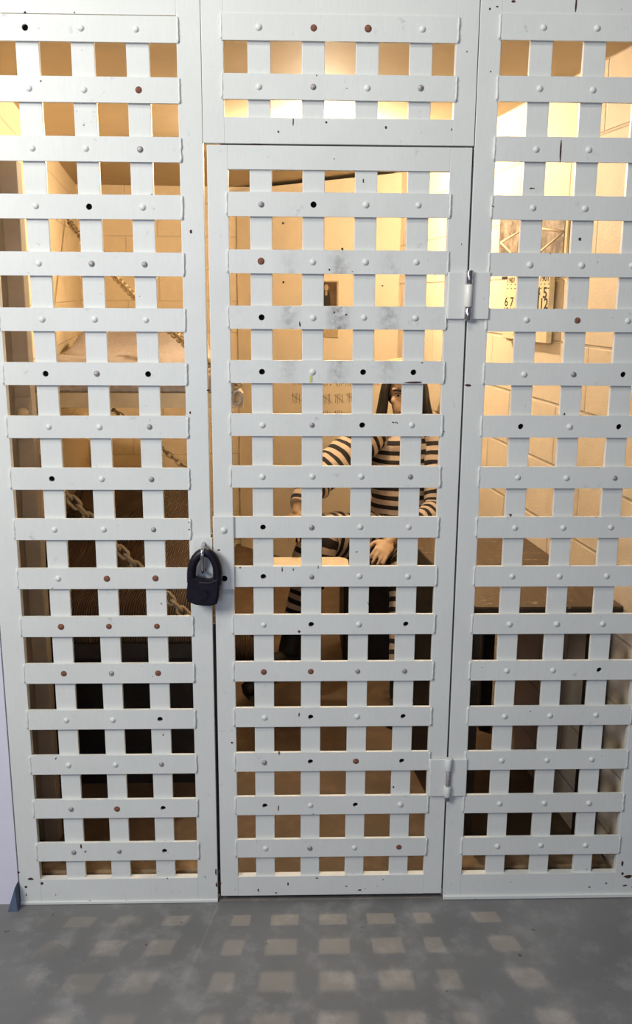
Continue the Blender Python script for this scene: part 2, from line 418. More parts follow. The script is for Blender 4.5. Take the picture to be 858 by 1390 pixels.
# hinges
def hinge(zlo, zhi, painted):
    zc = (zlo+zhi)/2
    m = MB(); m.box(.3565, .4035, -.008, -.0005, zlo, zhi, .002); m.weld(.3565, -.004, zlo, zhi, .0018)
    leaf = m.build('hinge', m_gate, gate)
    m = MB(); m.box(.4085, .4600, -.008, -.0005, zlo, zhi, .002); m.weld(.4085, -.003, zlo, zhi, .0015)
    m.build('hinge_leaf', m_panel, right_panel)
    R = .0095
    def seg(a, b_): return MB().tube([(.4068, -.011, a), (.4068, -.011, a+.0015), (.4068, -.011, b_-.0015), (.4068, -.011, b_)], [R*.88, R, R, R*.88], 16)
    H = zhi-zlo
    if painted:
        o = seg(zlo+H*.02, zlo+H*.30).build('knuckle', m_gate, leaf)
        o = seg(zlo+H*.72, zhi+H*.04).build('knuckle', m_gate, leaf)
        tag(MB().tube([(.4068, -.011, zlo-.01), (.4068, -.011, zhi+.004)], .0068, 12).build('hinge_pin', m_steel, leaf), 'worn steel hinge pin')
    else:
        o = seg(zlo+H*.26, zlo+H*.74).build('knuckle', m_socket, leaf); o['label'] = 'white painted middle knuckle'
        o = seg(zlo-.003, zlo+H*.25).build('knuckle', m_chrome, leaf); o['label'] = 'bare metal lower knuckle'
        o = seg(zlo+H*.75, zhi+.004).build('knuckle', m_chrome, leaf); o['label'] = 'bare metal upper knuckle'
hinge(1.652, 1.766, False); hinge(.335, .4490, True)
# a run of yellow paint under one rivet
m = MB(); m.box(.0155, .0225, YF-.0012, YF+.0005, ROWZ(7, .039)-.026, ROWZ(7, .039)-.008, .0008)
tag(m.build('paint_drip', m_yellow, gate), 'small yellow paint drip below a rivet')

m = MB(); m.box(-.2, .391, .0197, .030, 2.040, 2.078, .001); m.build('seam_light_block', m_seat, transom)  # added strip closing the seam above the gate against lamp light
m = MB(); m.box(-.252, -.233, .0197, .030, .012, .84, .001); m.build('seam_light_block', m_seat, left_panel)  # added strip shuts lamp light out of the lower latch-side gap
# chipped paint showing dark rust
def chip(root, u, v, w, h, Y=0.0):
    c = P(u, v, Y); k = .00185; n = 9; pts = []
    for i in range(n):
        a = 2*PI*i/n; q = random.uniform(.65, 1.15)
        pts.append((c.x+q*w*k/2*math.cos(a), c.z+q*h*k/2*math.sin(a)))
    m = MB(); m.prism(pts, Y-.0006, Y+.0004, 'Y'); tag(m.build('paint_chip', m_chip, root), 'dark chip in the paint')
m_chip = simple('chipped_rust', (.06, .022, .016), .85, 0, .6, 200, .2)
for q in [(25, 1184, 4, 4), (42, 1193, 10, 5), (35, 1204, 5, 4), (57, 1199, 5, 5), (259, 314, 4, 5), (283, 530, 5, 3), (293, 1183, 2.5, 12), (294, 1201, 2.5, 10), (258, 560, 2.5, 4), (262, 990, 2, 3), (101, 17, 2, 2), (34, 17, 3, 3)]: chip(left_panel, *q)
chip(left_panel, 257, 709, 3, 3, YF); chip(left_panel, 257, 719, 3, 3, YF); chip(left_panel, 110, 1149, 3, 8, YF)
for q in [(845, 1172, 4, 9), (852, 1190, 14, 7), (845, 1186, 4, 6), (848, 1202, 9, 3), (823, 1199, 3, 3), (777, 1214, 3, 4), (635, 523, 9, 4), (782, 6, 2.5, 20), (665, 12, 3, 3), (675, 9, 3, 2), (697, 2, 6, 3), (800, 1204, 4, 2), (666, 97, 2, 2)]: chip(right_panel, *q)
chip(right_panel, 761, 206, 2.4, 30, YF); pass
for q in [(398, 165, 1.6, 11), (443, 166, 3, 3), (524, 173, 3, 4), (378, 179, 3, 3), (634, 70, 2, 2), (613, 176, 2, 3)]: chip(transom, *q)
for q in [(346, 196, 12, 2.4), (298, 1183, 3, 8), (299, 1199, 3, 9), (391, 1200, 3, 6), (430, 1192, 5, 2), (488, 1208, 6, 3), (470, 1203, 4, 2), (315, 1008, 5, 3), (520, 1194, 2, 2), (375, 1212, 3, 3)]: chip(gate, *q)
for q in [(562, 519, 28, 2.6), (379, 1022, 2, 7), (378, 1097, 2, 10), (406, 857, 4, 5), (406, 970, 2, 7), (432, 770, 1.6, 6), (383, 773, 2, 7), (398, 773, 2, 6), (470, 427, 3, 3), (454, 424, 3, 2), (447, 366, 3, 3), (519, 388, 3, 2), (407, 440, 2.5, 8)]: chip(gate, *q, YF)

# ------------------------------------------------------------------ padlock
def padlock():
    root = tag(empty('padlock', (-.2555, -.036, .925)), 'large black iron padlock hanging from the gate staple', 'padlock')
    rm = Matrix.Translation((-.2525, -.036, 1.030)) @ Matrix.Rotation(math.radians(3.5), 4, 'Y') @ Matrix.Translation((.2585, .036, -1.03))
    cx = -.2585; zb = .9165; zt = 1.000
    # heart shaped body
    pts = [(cx-.041, zt), (cx-.043, .965), (cx-.0435, .94), (cx-.0405, .926), (cx-.02, .9185), (cx+.0, .9165), (cx+.02, .9175), (cx+.036, .924), (cx+.0395, .94), (cx+.041, .965), (cx+.0405, zt),
           (cx+.028, zt-.008), (cx+.012, zt-.015), (cx-.012, zt-.015), (cx-.028, zt-.008)]
    m = MB(); t = bmesh.new()
    lo = [t.verts.new((a, -.052, z)) for a, z in pts]; hi = [t.verts.new((a, -.018, z)) for a, z in pts]
    t.faces.new(lo); t.faces.new(hi[::-1]); n = len(pts)
    for i in range(n): t.faces.new((lo[i], hi[i], hi[(i+1) % n], lo[(i+1) % n]))
    bmesh.ops.recalc_face_normals(t, faces=t.faces[:])
    bmesh.ops.bevel(t, geom=[e for e in t.edges if abs(e.verts[0].co.y-e.verts[1].co.y) < 1e-5], offset=.006, segments=3, affect='EDGES')
    m.add(t, rm); body = m.build('lock_body', m_lock, root)
    m = MB()
    A = [(cx-.033, -.035, .975), (cx-.034, -.035, 1.0), (cx-.032, -.035, 1.022), (cx-.023, -.035, 1.043), (cx-.009, -.035, 1.056), (cx+.008, -.035, 1.056), (cx+.022, -.035, 1.043), (cx+.031, -.035, 1.022), (cx+.034, -.035, 1.0), (cx+.033, -.035, .975)]
    A = [rm @ Vector(p) for p in A]
    m.tube(A, [(.0125, .0120)]*len(A), 14, sub=4, up=(0, 1, 0)); m.build('shackle', m_lock, root)
    m = MB(); t = bmesh.new(); bmesh.ops.create_cone(t, segments=20, radius1=.013, radius2=.012, depth=.003, cap_ends=True)
    m.add(t, rm @ Matrix.Translation((cx, -.0535, .948)) @ Matrix.Rotation(PI/2, 4, 'X')); m.build('keyhole_cover', m_lock, root)
padlock()

# ------------------------------------------------------------------ setting
def slab(name, x0, x1, y0, y1, z0, z1, mat, bev=0):
    m = MB(); m.box(x0, x1, y0, y1, z0, z1, bev); return tag(m.build(name, mat), kind='structure')
H = 2.372
def wall_line(name, p, q, z0, z1, mat, th=.1, flip=1):
    """wall whose inner face runs from p to q; local x along the wall"""
    p, q = Vector(p), Vector(q); d = (q-p); L = d.length
    m = MB(); m.box(0, L, 0, th*flip, z0, z1) if flip > 0 else m.box(0, L, th*flip, 0, z0, z1)
    o = m.build(name, mat); o.location = (p.x, p.y, 0); o.rotation_euler = (0, 0, math.atan2(d.y, d.x)); return tag(o, kind='structure')
slab('floor', -3.6, 3.8, -4.2, .035, -.06, 0, m_floor_out)
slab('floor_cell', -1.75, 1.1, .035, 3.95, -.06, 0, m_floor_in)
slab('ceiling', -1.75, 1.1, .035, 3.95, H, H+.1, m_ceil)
wall_line('wall_left', (-.855, .037), (-1.408, 3.66), 0, H, m_wall_l, .12, 1)
wall_line('wall_right', (.925, .037), (.42, 3.78), 0, H, m_wall_r, .12, -1)
wall_line('wall_back', (-1.50, 3.545), (.62, 3.68), 0, H, m_wall_l, .1, 1)
wall_line('wall_inner', (-.385, 3.575), (.560, 2.700), 0, H-.022, m_plaster, .05, 1)
wall_line('wall_front_left', (-3.6, .002), (-.806, .002), 0, 3.2, m_outer, .2, 1)
wall_line('wall_front_right', (1.004, .002), (3.8, .002), 0, 3.2, m_outer, .2, 1)
wall_line('wall_front_top', (-.806, .002), (1.004, .002), TOP, 3.2, m_outer, .2, 1)
# flat jamb board just inside on the left, and low timber kerbs behind the fixed panels
m = MB(); m.box(-.815, -.768, .285, .33, 0, 2.055, .003); m.box(-.856, -.815, .295, .33, 0, 2.055, .002)
tag(m.build('trim_1', m_grey), kind='structure')
slab('trim_2', -.760, -.25, .04, .13, 0, .075, m_kerb, .006)
slab('trim_3', .42, .90, .04, .13, 0, .075, m_kerb, .006)
slab('baseboard_back', -1.30, -.42, 3.545, 3.56, 0, .09, m_tan, .003)
m = MB(); m.box(-.236, .404, .022, .034, 0, .022, .002); tag(m.build('trim_5', m_seat), kind='structure')  # dark strip added so the gap under the gate stays black
# blue-grey putty at the foot of the left stile
m = MB(); m.prism([(-.802, 0), (-.83, 0), (-.806, .075)], -.03, .001, 'Y')
tag(m.build('trim_4', simple('blue_putty', (.10, .13, .20), .8)), kind='structure')
# bolts in the kerbs
for x in (-.72, -.50, -.30):
    pass
# plate with round knob on the jamb board
m = MB(); m.box(-.814, -.770, .278, .285, 1.30, 1.42, .002); 
pl = tag(m.build('latch_plate', m_grey), 'grey latch plate with round knob on the inner left jamb board', 'latch plate')
MB().tube([(-.79, .283, 1.375), (-.79, .268, 1.375)], .016, 18, dome=True).build('knob', m_tan, pl)

# ------------------------------------------------------------------ bunks
def wx_left(y): return -.855-.1527*(y-.037)
def chain_pts(a, b_, sag, n):
    a, b_ = Vector(a), Vector(b_); out = []
    for i in range(n+1):
        t = i/n; p = a.lerp(b_, t); p.z -= sag*4*t*(1-t); out.append(p)
    return out
def chain(a, b_, sag, ln, wire, root, label=None):
    L = (Vector(b_)-Vector(a)).length*1.03; n = max(3, int(L/(ln*.72))); pts = chain_pts(a, b_, sag, n)
    m = MB()
    for i in range(n):
        p, q = pts[i], pts[i+1]; d = (q-p).normalized(); c = (p+q)/2
        s_ = d.cross(Vector((0, 1, 0))).normalized(); u = s_.cross(d)
        ax = (s_*math.cos(.6)+u*math.sin(.6)) if i % 2 else (u*math.cos(.6)-s_*math.sin(.6))
        w = ln*.27; hl = ln/2-w; ring = []
        for k in range(8):
            a_ = -PI/2+PI*k/7; ring.append(c+d*(hl+w*math.cos(a_))+ax*(w*math.sin(a_)))
        for k in range(8):
            a_ = PI/2+PI*k/7; ring.append(c+d*(-hl+w*math.cos(a_))+ax*(w*math.sin(a_)))
        m.tube(ring, wire, 7, closed=True)
    o = m.build('chain', m_chain, root)
    if label: o['label'] = label
    return o
def bunk(zf, zt, name, label, y0, y1, xr0, dx, rm=None):
    rm = rm or m_tan
    root = tag(empty(name, (-.6, 1.7, zf)), label, 'bunk', 'chained bunks on the left wall')
    def beam(a, b_, c, d): pass
    xr = lambda y: xr0+dx*(y-y0)
    def quad(p, z0, z1, nm, mat):
        m = MB(); m.prism(p, z0, z1, 'Z'); return m.build(nm, mat, root)
    quad([(wx_left(y0)+.005, y0), (xr(y0), y0), (xr(y0), y0+.035), (wx_left(y0+.035)+.005, y0+.035)], zf, zt, 'frame_rail', rm)
    quad([(wx_left(y1)+.005, y1-.035), (xr(y1), y1-.035), (xr(y1), y1), (wx_left(y1)+.005, y1)], zf, zt, 'frame_rail', rm)
    quad([(xr(y0)-.035, y0+.036), (xr(y0), y0+.036), (xr(y1), y1-.036), (xr(y1)-.035, y1-.036)], zf, zt, 'frame_rail', rm)
    quad([(wx_left(y0)+.005, y0+.036), (wx_left(y0)+.04, y0+.036), (wx_left(y1)+.04, y1-.036), (wx_left(y1)+.005, y1-.036)], zf, zt, 'frame_rail', rm)
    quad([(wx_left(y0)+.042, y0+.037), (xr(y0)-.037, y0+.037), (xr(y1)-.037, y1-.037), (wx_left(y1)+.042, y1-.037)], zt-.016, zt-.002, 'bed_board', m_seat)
    return root
Y0, Y1 = .45, 2.62
YL = .40
XL = P(300, 875, YL).x
ub = bunk(1.368, 1.413, 'chained_bunk', 'tan upper bunk with grey blanket, chained to the left cell wall', Y0, Y1, -.178, -.14)
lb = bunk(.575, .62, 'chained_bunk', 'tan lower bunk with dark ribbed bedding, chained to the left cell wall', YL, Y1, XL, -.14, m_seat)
bx = XL-.14*.25-.012
m = MB(); m.prism([(wx_left(.62)+.012, .62), (bx, .62), (bx-.14*1.95, 2.57), (wx_left(2.57)+.012, 2.57)], 0, .574, 'Z'); tag(m.build('shade_box', m_seat, lb), 'black box added under the bunk to block lamp light')  # added box blocks the lamp, keeping the space under the bunk black
# chains
ca = P(100, 300, 3.05); 
chain((wx_left(2.75)+.02, 2.75, ca.z-.02), P(324, 524, .47), .05, .045, .0048, ub, 'dull steel chain from wall to upper bunk corner')
tag(MB().tube([P(322+6*math.cos(a), 540+9*math.sin(a), .44) for a in [2*PI*i/12 for i in range(12)]], .0045, 7, closed=True).build('chain_ring', m_steel, ub), 'steel ring at the bunk corner')
chain(P(62, 640, .385), (XL-.01, .385, .625), .012, .047, .0052, lb, 'heavy chain at the near end of the bunk')
chain((wx_left(2.60)+.02, 2.60, P(120, 510, 2.6).z), (-.57, 2.58, P(240, 645, 2.58).z), .01, .048, .004, lb, 'thin chain at the far end of the bunk')
m = MB(); m.box(-.03, .03, -.004, .004, -.05, .05, .002); o = m.build('bracket', m_tan, lb)
o.location = P(60, 640, .385) 
# mattresses and blanket
def pad(name, zlo, th, inset, mat, label, cat, amp, seed, xr0, over=.0, Y0=Y0):
    nx, ny = 44, 80; m = MB(); bm = m.bm; top = []; bot = []
    for j in range(ny+1):
        y = Y0+.012-over+(Y1-Y0-.024+over)*j/ny; a = wx_left(max(y, .1))+.05; b_ = xr0-.14*(y-Y0)-inset
        tr, br = [], []
        for i in range(nx+1):
            s_ = i/nx; x = a+(b_-a)*s_
            e = min(min(s_, 1-s_)*14, min(j, ny-j)*.35, 1); e = math.sin(e*PI/2)
            n1 = noise.noise(Vector((x*3+seed, y*2.2, seed)))+.5*noise.noise(Vector((x*9, y*5+seed, 2)))
            cr = abs(noise.noise(Vector((x*5+seed, y*3, 7))))
            z = zlo + .008 + (th-.008)*e*(1+amp*n1) - amp*th*.5*cr*e
            far = max(0, (y-1.95)/.65); z += (.05*math.sin(min(far, 1)*PI*.5)*e if amp > .25 else 0)
            tr.append(bm.verts.new((x, y, z))); br.append(bm.verts.new((x, y, zlo)))
        top.append(tr); bot.append(br)
    for j in range(ny):
        for i in range(nx):
            bm.faces.new((top[j][i], top[j][i+1], top[j+1][i+1], top[j+1][i]))
            bm.faces.new((bot[j][i], bot[j+1][i], bot[j+1][i+1], bot[j][i+1]))
    for j in range(ny):
        bm.faces.new((top[j][0], top[j+1][0], bot[j+1][0], bot[j][0])); bm.faces.new((top[j][nx], bot[j][nx], bot[j+1][nx], top[j+1][nx]))
    for i in range(nx):
        bm.faces.new((top[0][i], bot[0][i], bot[0][i+1], top[0][i+1])); bm.faces.new((top[ny][i], top[ny][i+1], bot[ny][i+1], bot[ny][i]))
    return tag(m.build(name, mat, None, smooth=True), label, cat)
pad('blanket', 1.4145, .052, .0, m_blanket, 'rumpled grey wool blanket covering the upper bunk', 'blanket', .45, 3., -.188)
pad('mattress', .6215, .11, .0, m_rib, 'thick dark brown ribbed mattress on the lower bunk', 'mattress', .22, 8., XL-.01, Y0=YL)

# ------------------------------------------------------------------ desk on the right
def wx_right(y): return .925-.135*(y-.037)
DZ = .85
desk = tag(empty('desk', (.68, .6, 0)), 'dark worn wooden desk with black edges along the right block wall', 'desk')
y0, y1 = .115, 1.06
xl = lambda y: .49-.143*(y-.12)
m = MB(); m.prism([(xl(y0), y0), (wx_right(y0)-.004, y0), (wx_right(y1)-.004, y1), (xl(y1), y1)], DZ-.006, DZ, 'Z'); m.build('desk_top', m_desk, desk)
m = MB(); m.prism([(xl(y0)+.001, y0+.001), (wx_right(y0)-.005, y0+.001), (wx_right(y1)-.005, y1-.001), (xl(y1)+.001, y1-.001)], DZ-.040, DZ-.0065, 'Z')
tag(m.build('apron', m_seat, desk), 'black painted edge under the desk top')
y9 = .86
m = MB(); m.prism([(xl(y0+.03)+.01, y0+.03), (xl(y0+.03)+.03, y0+.03), (xl(y9)+.03, y9), (xl(y9)+.01, y9)], 0, DZ-.041, 'Z'); m.build('side_panel', m_seat, desk)
for yy in (.14, .98):
    m = MB(); w = wx_right(yy); m.box(w-.075, w-.03, yy, yy+.045, 0, DZ-.041, .002); m.build('leg', m_seat, desk)

# ------------------------------------------------------------------ seat and small table by the prisoner
box = tag(empty('bench_seat', (.38, 1.85, 0)), 'black wooden box seat under the seated prisoner', 'seat')
m = MB(); m.box(.215, .60, 1.66, 2.04, 0, .435, .006); m.build('seat_box', m_seat, box)
m = MB(); m.box(.205, .61, 1.645, 2.05, .436, .465, .006); m.build('seat_top', m_seat, box)
st = tag(empty('pedestal_table', (-.03, 1.13, 0)), 'small cream pedestal table with rounded corners in front of the prisoner', 'table')
xa, xb, ya, yb, r = -.185, .205, 1.01, 1.325, .045
pts = []
for cx_, cy_, a0 in ((xb-r, ya+r, -90), (xb-r, yb-r, 0), (xa+r, yb-r, 90), (xa+r, ya+r, 180)):
    for k in range(7): a = math.radians(a0+15*k); pts.append((cx_+r*math.cos(a), cy_+r*math.sin(a)))
m = MB(); m.prism(pts, .598, .620, 'Z'); m.build('table_top', m_cream, st)
px_ = P(420, 900, 1.13).x
m = MB(); m.tube([(px_, 1.13, .0), (px_, 1.13, .012), (px_, 1.13, .02), (px_, 1.13, .57), (px_, 1.13, .597)], [.035, .033, .021, .021, .035], 20); m.build('pedestal', m_tan, st)
kn = MB().tube([P(418, 762, 1.26)*1 + Vector((0, 0, 0))]*1 + [P(418, 762, 1.26)+Vector((0, 0, .008))], .006, 12)
o = kn.build('screw_head', m_socket, st)
o.location.z += .621-P(418, 762, 1.26).z

# ------------------------------------------------------------------ things on the walls
# portrait card on the smooth wall
def inner_y(x): return 3.575+(x+.385)*(2.700-3.575)/(.560+.385)
def on_inner(u, v):
    d = ray(u, v); k = (2.700-3.575)/.945
    t = (3.575+k*(C.x+.385)-C.y)/(d.y-k*d.x); return C+d*t
nrm = Vector((2.700-3.575, -.945, 0)).normalized()          # towards the room
al = Vector((.945, 2.700-3.575, 0)).normalized()
def inner_frame(p):                                         # local (x along the wall, y into the wall, z up)
    return Matrix(((al.x, -nrm.x, 0, p.x), (al.y, -nrm.y, 0, p.y), (0, 0, 1, p.z), (0, 0, 0, 1)))
c0 = on_inner(430, 457); c1 = on_inner(460, 381)
W = (c1-c0).dot(al); Hh = c1.z-c0.z
fm = inner_frame((c0+c1)/2)
card = tag(empty('portrait_photograph', (c0+c1)/2), 'small sepia portrait photograph on cream card pinned to the smooth wall', 'photograph')
def local(mb, name, mat, root, fm):
    bmesh.ops.transform(mb.bm, matrix=fm, verts=mb.bm.verts[:]); return mb.build(name, mat, root)
m_sepia = simple('sepia_print', (.10, .065, .035), .5, 0, .5, 16, 0)
local(MB().box(-W/2, W/2, -.005, -.001, -Hh/2, Hh/2, .0006), 'card', m_card, card, fm)
local(MB().box(-W/2+.008, W/2-.010, -.0066, -.005, -Hh/2+.055, Hh/2-.008), 'print', m_sepia, card, fm)
mm = MB()
zf = .03
mm.ball((-.005, -.0072, zf+.095), .016, (1, .1, 1.2)); mm.prism([(-.012, zf+.075), (-.014, zf+.05), (.004, zf+.05), (.003, zf+.075)], -.0082, -.0072, 'Y')
tag(local(mm, 'figure_face', simple('sepia_light', (.45, .32, .19), .6), card, fm), 'pale face of the figure in the print')
mm = MB(); mm.prism([(-.014, zf+.076), (-.030, zf+.062), (-.036, zf+.02), (-.038, -.06), (.030, -.06), (.027, zf+.02), (.020, zf+.062), (.006, zf+.076)], -.0079, -.0067, 'Y')
tag(local(mm, 'figure_coat', m_ink, card, fm), 'dark coat of the figure in the print')
# tally marks scratched on the smooth wall
tm = tag(empty('tally_marks', on_inner(464, 535)), 'rows of pencilled five-bar tally marks on the smooth wall', 'tally marks')
def stroke(mb, u0, v0, u1, v1, w=.0035):
    a, b_ = on_inner(u0, v0), on_inner(u1, v1); mb.tube([a+nrm*.0008, b_+nrm*.0008], [w*.55, w*.35], 5)
for (uu, vv) in [(440, 517), (456, 517), (470, 517), (440, 541), (456, 540), (472, 539), (440, 564), (456, 563), (398, 540), (414, 540), (426, 540), (488, 539), (398, 517), (413, 517), (426, 517), (486, 516), (504, 516), (398, 497), (415, 496), (430, 496), (446, 496), (462, 495)]:
    mb = MB()
    for k in range(4): stroke(mb, uu+k*2.7+random.uniform(-.4, .4), vv-6+random.uniform(-1, 1), uu+k*2.7+random.uniform(-.5, .9), vv+7+random.uniform(-1, 1))
    stroke(mb, uu-2, vv-4, uu+11, vv+4+random.uniform(-1, 2))
    mb.build('tally_group', m_pencil, tm)
# nail holes
for i, (uu, vv) in enumerate([(384.5, 303), (385, 383), (465, 338)]):
    p = on_inner(uu, vv); o = MB().tube([p+nrm*.0005, p+nrm*.004], .007, 10, dome=True).build('nail', m_ink)
    tag(o, ['dark nail head highest on the smooth wall, left of the photograph', 'dark nail head on the smooth wall, left of the photograph and below the highest one', 'dark nail head directly above the portrait photograph'][i], 'nail')

# rolled bundle on the floor beyond the bunk
bp = P(331, 884, 1.62)
rb = MB(); rb.tube([bp+Vector((-.11, .03, .01)), bp+Vector((-.10, .03, .01)), bp+Vector((.02, 0, .01)), bp+Vector((.035, 0, .01))], [.06, .085, .085, .05], 28, sub=4, fold=.03)
tag(rb.build('bedroll', m_rib, None, smooth=True), 'dark ribbed bedroll on the cell floor beside the lower bunk', 'bedroll')
# picture and calendar on the right block wall
ar = Vector((-.135, 1, 0)).normalized(); ar = -ar           # to the viewer's right along that wall
nr = Vector((-1, -.135, 0)).normalized()
def right_frame(p): return Matrix(((ar.x, -nr.x, 0, p.x), (ar.y, -nr.y, 0, p.y), (0, 0, 1, p.z), (0, 0, 0, 1)))
def wallbox(u0, u1, v0, v1, vm):
    a, b_ = onwall(u0, (v0+v1)/2, .93), onwall(u1, (v0+v1)/2, .93)
    zt = onwall((u0+u1)/2, v0, .93).z; zb = onwall((u0+u1)/2, v1, .93).z
    w = (b_-a).dot(ar); c_ = (a+b_)/2; c_.z = (zt+zb)/2; return c_, w, zt-zb
c_, W, Hh = wallbox(681, 773, 283, 362, 0)
fr = right_frame(c_)
pic = tag(empty('wall_picture', c_), 'brown landscape picture with a thin cream border, hung above the calendar', 'picture')
m_land, nt, b = new_mat('landscape_print'); v = coords(nt); f1 = noise_(nt, v, 14, 7, .8); f2 = noise_(nt, v, 45, 5, .7)
c = mixc(nt, ramp(nt, f1, [(.4, 0.), (.6, 1.)]), (.09, .065, .045), (.40, .32, .23)); c = mixc(nt, ramp(nt, f2, [(.5, 0.), (.66, .6)]), c, (.16, .11, .07))
lk(nt, c, b.inputs['Base Color']); b.inputs['Roughness'].default_value = .6
local(MB().box(-W/2, W/2, -.008, -.001, -Hh/2, Hh/2, .001), 'mount', m_paper, pic, fr)
local(MB().box(-W/2+.003, W/2-.018, -.010, -.0081, -Hh/2+.008, Hh/2-.008), 'print', m_land, pic, fr)
mm = MB(); zq = onwall(725, 323, .93).z-c_.z
hw = W/2-.02
for a, b_ in (((-hw, zq), (-hw*.3, zq+.03)), ((-hw, zq), (-hw*.3, zq-.075)), ((hw, zq+.004), (hw*.1, zq+.034)), ((hw, zq+.004), (hw*.1, zq-.07)), ((-hw*.3, zq+.03), (hw*.1, zq+.034))):
    mm.tube([(a[0], -.0105, a[1]), (b_[0], -.0105, b_[1])], [(.004, .0015)]*2, 6, up=(0, 0, 1))
tag(local(mm, 'pale_poles', simple('pale_pole', (.74, .60, .42), .6), pic, fr), 'pale crossed poles drawn in the picture')

CX = .925-.026
def wallbox2(u0, u1, v0, v1):
    a, b_ = onwall(u0, (v0+v1)/2, CX), onwall(u1, (v0+v1)/2, CX)
    zt = onwall((u0+u1)/2, v0, CX).z; zb = onwall((u0+u1)/2, v1, CX).z
    c_ = (a+b_)/2; c_.z = (zt+zb)/2; return c_-nr*.0185, (b_-a).dot(ar), zt-zb
c_, W, Hh = wallbox2(684, 744, 371, 464)
fr = right_frame(c_)
cal = tag(empty('wall_calendar', c_), 'thick yellowed 1901 wall calendar with black numbers on the block wall', 'calendar')
local(MB().box(-W/2-.045, W/2-.06, -.0, .003, -Hh/2+.005, Hh/2+.0, .001), 'backing_card', m_card, cal, fr)
local(MB().box(-W/2, W/2, -.0185, -.0, -Hh/2+.004, Hh/2-.003, .001), 'date_pad', m_paper, cal, fr)
local(MB().box(-W/2-.03, -W/2+.02, -.021, -.0005, Hh/2-.018, Hh/2-.008, .001), 'hanger', m_ink, cal, fr)
def text(s_, x, z, size):
    cu = bpy.data.curves.new('t', 'FONT'); cu.body = s_; cu.size = size; cu.align_x = 'CENTER'; cu.align_y = 'CENTER'; cu.offset = size*.02
    to = bpy.data.objects.new('t', cu); COL.objects.link(to)
    me = bpy.data.meshes.new_from_object(to.evaluated_get(bpy.context.evaluated_depsgraph_get()))
    bpy.data.objects.remove(to); bm = bmesh.new(); bm.from_mesh(me); bpy.data.meshes.remove(me)
    bmesh.ops.transform(bm, matrix=Matrix.Translation((x, -.0191, z)) @ Matrix.Diagonal((1.45, 1, 1, 1)) @ Matrix.Rotation(PI/2, 4, 'X'), verts=bm.verts[:]); return bm
mm = MB()
zr = lambda v_: onwall(715, v_, CX).z-c_.z
xu = lambda u_: (onwall(u_, 400, CX)-c_).dot(ar)
bpy.context.view_layer.update()
for (s_, u_, v_, sz) in [('1901', 693, 380, .027), ('1901', 738, 379, .027),
        ('4', 730.5, 398, .050), ('5', 740, 398, .050), ('11', 728.5, 412, .048), ('12', 739, 412, .048), ('3', 721, 398, .05), ('10', 718, 412, .048),
        ('6', 688, 411, .046), ('7', 695.5, 411, .046), ('8', 703, 411, .046),
        ('13', 688, 425, .04), ('14', 696, 425, .04), ('15', 704, 425, .04), ('18', 728.5, 425, .045), ('19', 739, 425, .045), ('17', 718, 425, .045),
        ('25', 728.5, 438, .045), ('26', 739, 438, .045), ('24', 718, 438, .045)]:
    md = MB(); md.add(text(s_, xu(u_), zr(v_), sz)); local(md, 'printed_number', m_ink, cal, fr)
for v_ in (386, 391.5):
    for u_ in range(688, 744, 5): mm.box(xu(u_), xu(u_)+.010, -.0193, -.0186, zr(v_)-.0015, zr(v_)+.0015)
tag(local(mm, 'weekday_line', m_ink, cal, fr), 'rows of tiny weekday print', kind='stuff')

# lamp on the ceiling, hidden from the photo by the gate head rail
lampP = Vector((.09, 1.52, 2.290))
lamp = tag(empty('ceiling_lamp', (lampP.x, lampP.y, H)), 'bare glowing bulb in a porcelain holder on the cell ceiling', 'lamp')
MB().tube([(lampP.x, lampP.y, H-.001), (lampP.x, lampP.y, H-.02), (lampP.x, lampP.y, H-.04)], [.045, .04, .022], 20).build('holder', m_socket, lamp)
m_bulb, nt, b = new_mat('glowing_bulb'); b.inputs['Emission Color'].default_value = (1, .77, .52, 1); b.inputs['Emission Strength'].default_value = 1800
b.inputs['Base Color'].default_value = (1, .8, .6, 1)
t = MB(); t.ball((lampP.x, lampP.y, lampP.z), .033, (1, 1, 1.15), seg=12, rings=8); t.build('bulb', m_bulb, lamp, smooth=True)

# ------------------------------------------------------------------ the prisoner
def V(u, v, Y): return P(u, v, Y)
hip = V(552, 722, 1.80); chest = V(551, 625, 1.80); neckb = V(550, 578, 1.79); headc = V(549, 534, 1.76)
rsh, rel, rwr = V(506, 588, 1.76), V(430, 652, 1.55), V(404, 692, 1.40)
lsh, lel, lwr = V(594, 592, 1.76), V(592, 690, 1.62), V(528, 735, 1.40)
rhip, rkn, ran = V(528, 728, 1.76), V(434, 730, 1.47), V(393, 885, 1.36)
lhip, lkn, lan = V(572, 735, 1.76), V(552, 775, 1.38), V(545, 948, 1.16)
rtoe, ltoe = V(334, 938, 1.24), V(536, 990, 1.00)
person = tag(empty('person', (hip.x, hip.y, 0)), 'seated person in black and white striped prison suit and cap, hand resting on raised knee', 'person')
body = MB()
body.tube([hip+Vector((0, 0, -.05)), hip, chest, chest.lerp(neckb, .6), neckb], [(.10, .14), (.11, .145), (.10, .14), (.085, .13), (.055, .06)], 20, up=(0, 1, 0), sub=4, dome=True)
body.tube([neckb+Vector((0, 0, -.03)), headc+Vector((0, 0.01, -.06))], .052, 16, sub=3)
for a, e, w in ((rsh, rel, rwr), (lsh, lel, lwr)): body.tube([a, e, w], [.043, .037, .025], 14, sub=5, dome=True)
body.tube([rhip, rhip.lerp(rkn, .5), rkn+Vector((.01, .02, .0)), rkn.lerp(ran, .10)+Vector((-.005, -.012, 0)), rkn.lerp(ran, .5), ran], [.068, .062, .052, .046, .042, .034], 14, sub=6, dome=True)
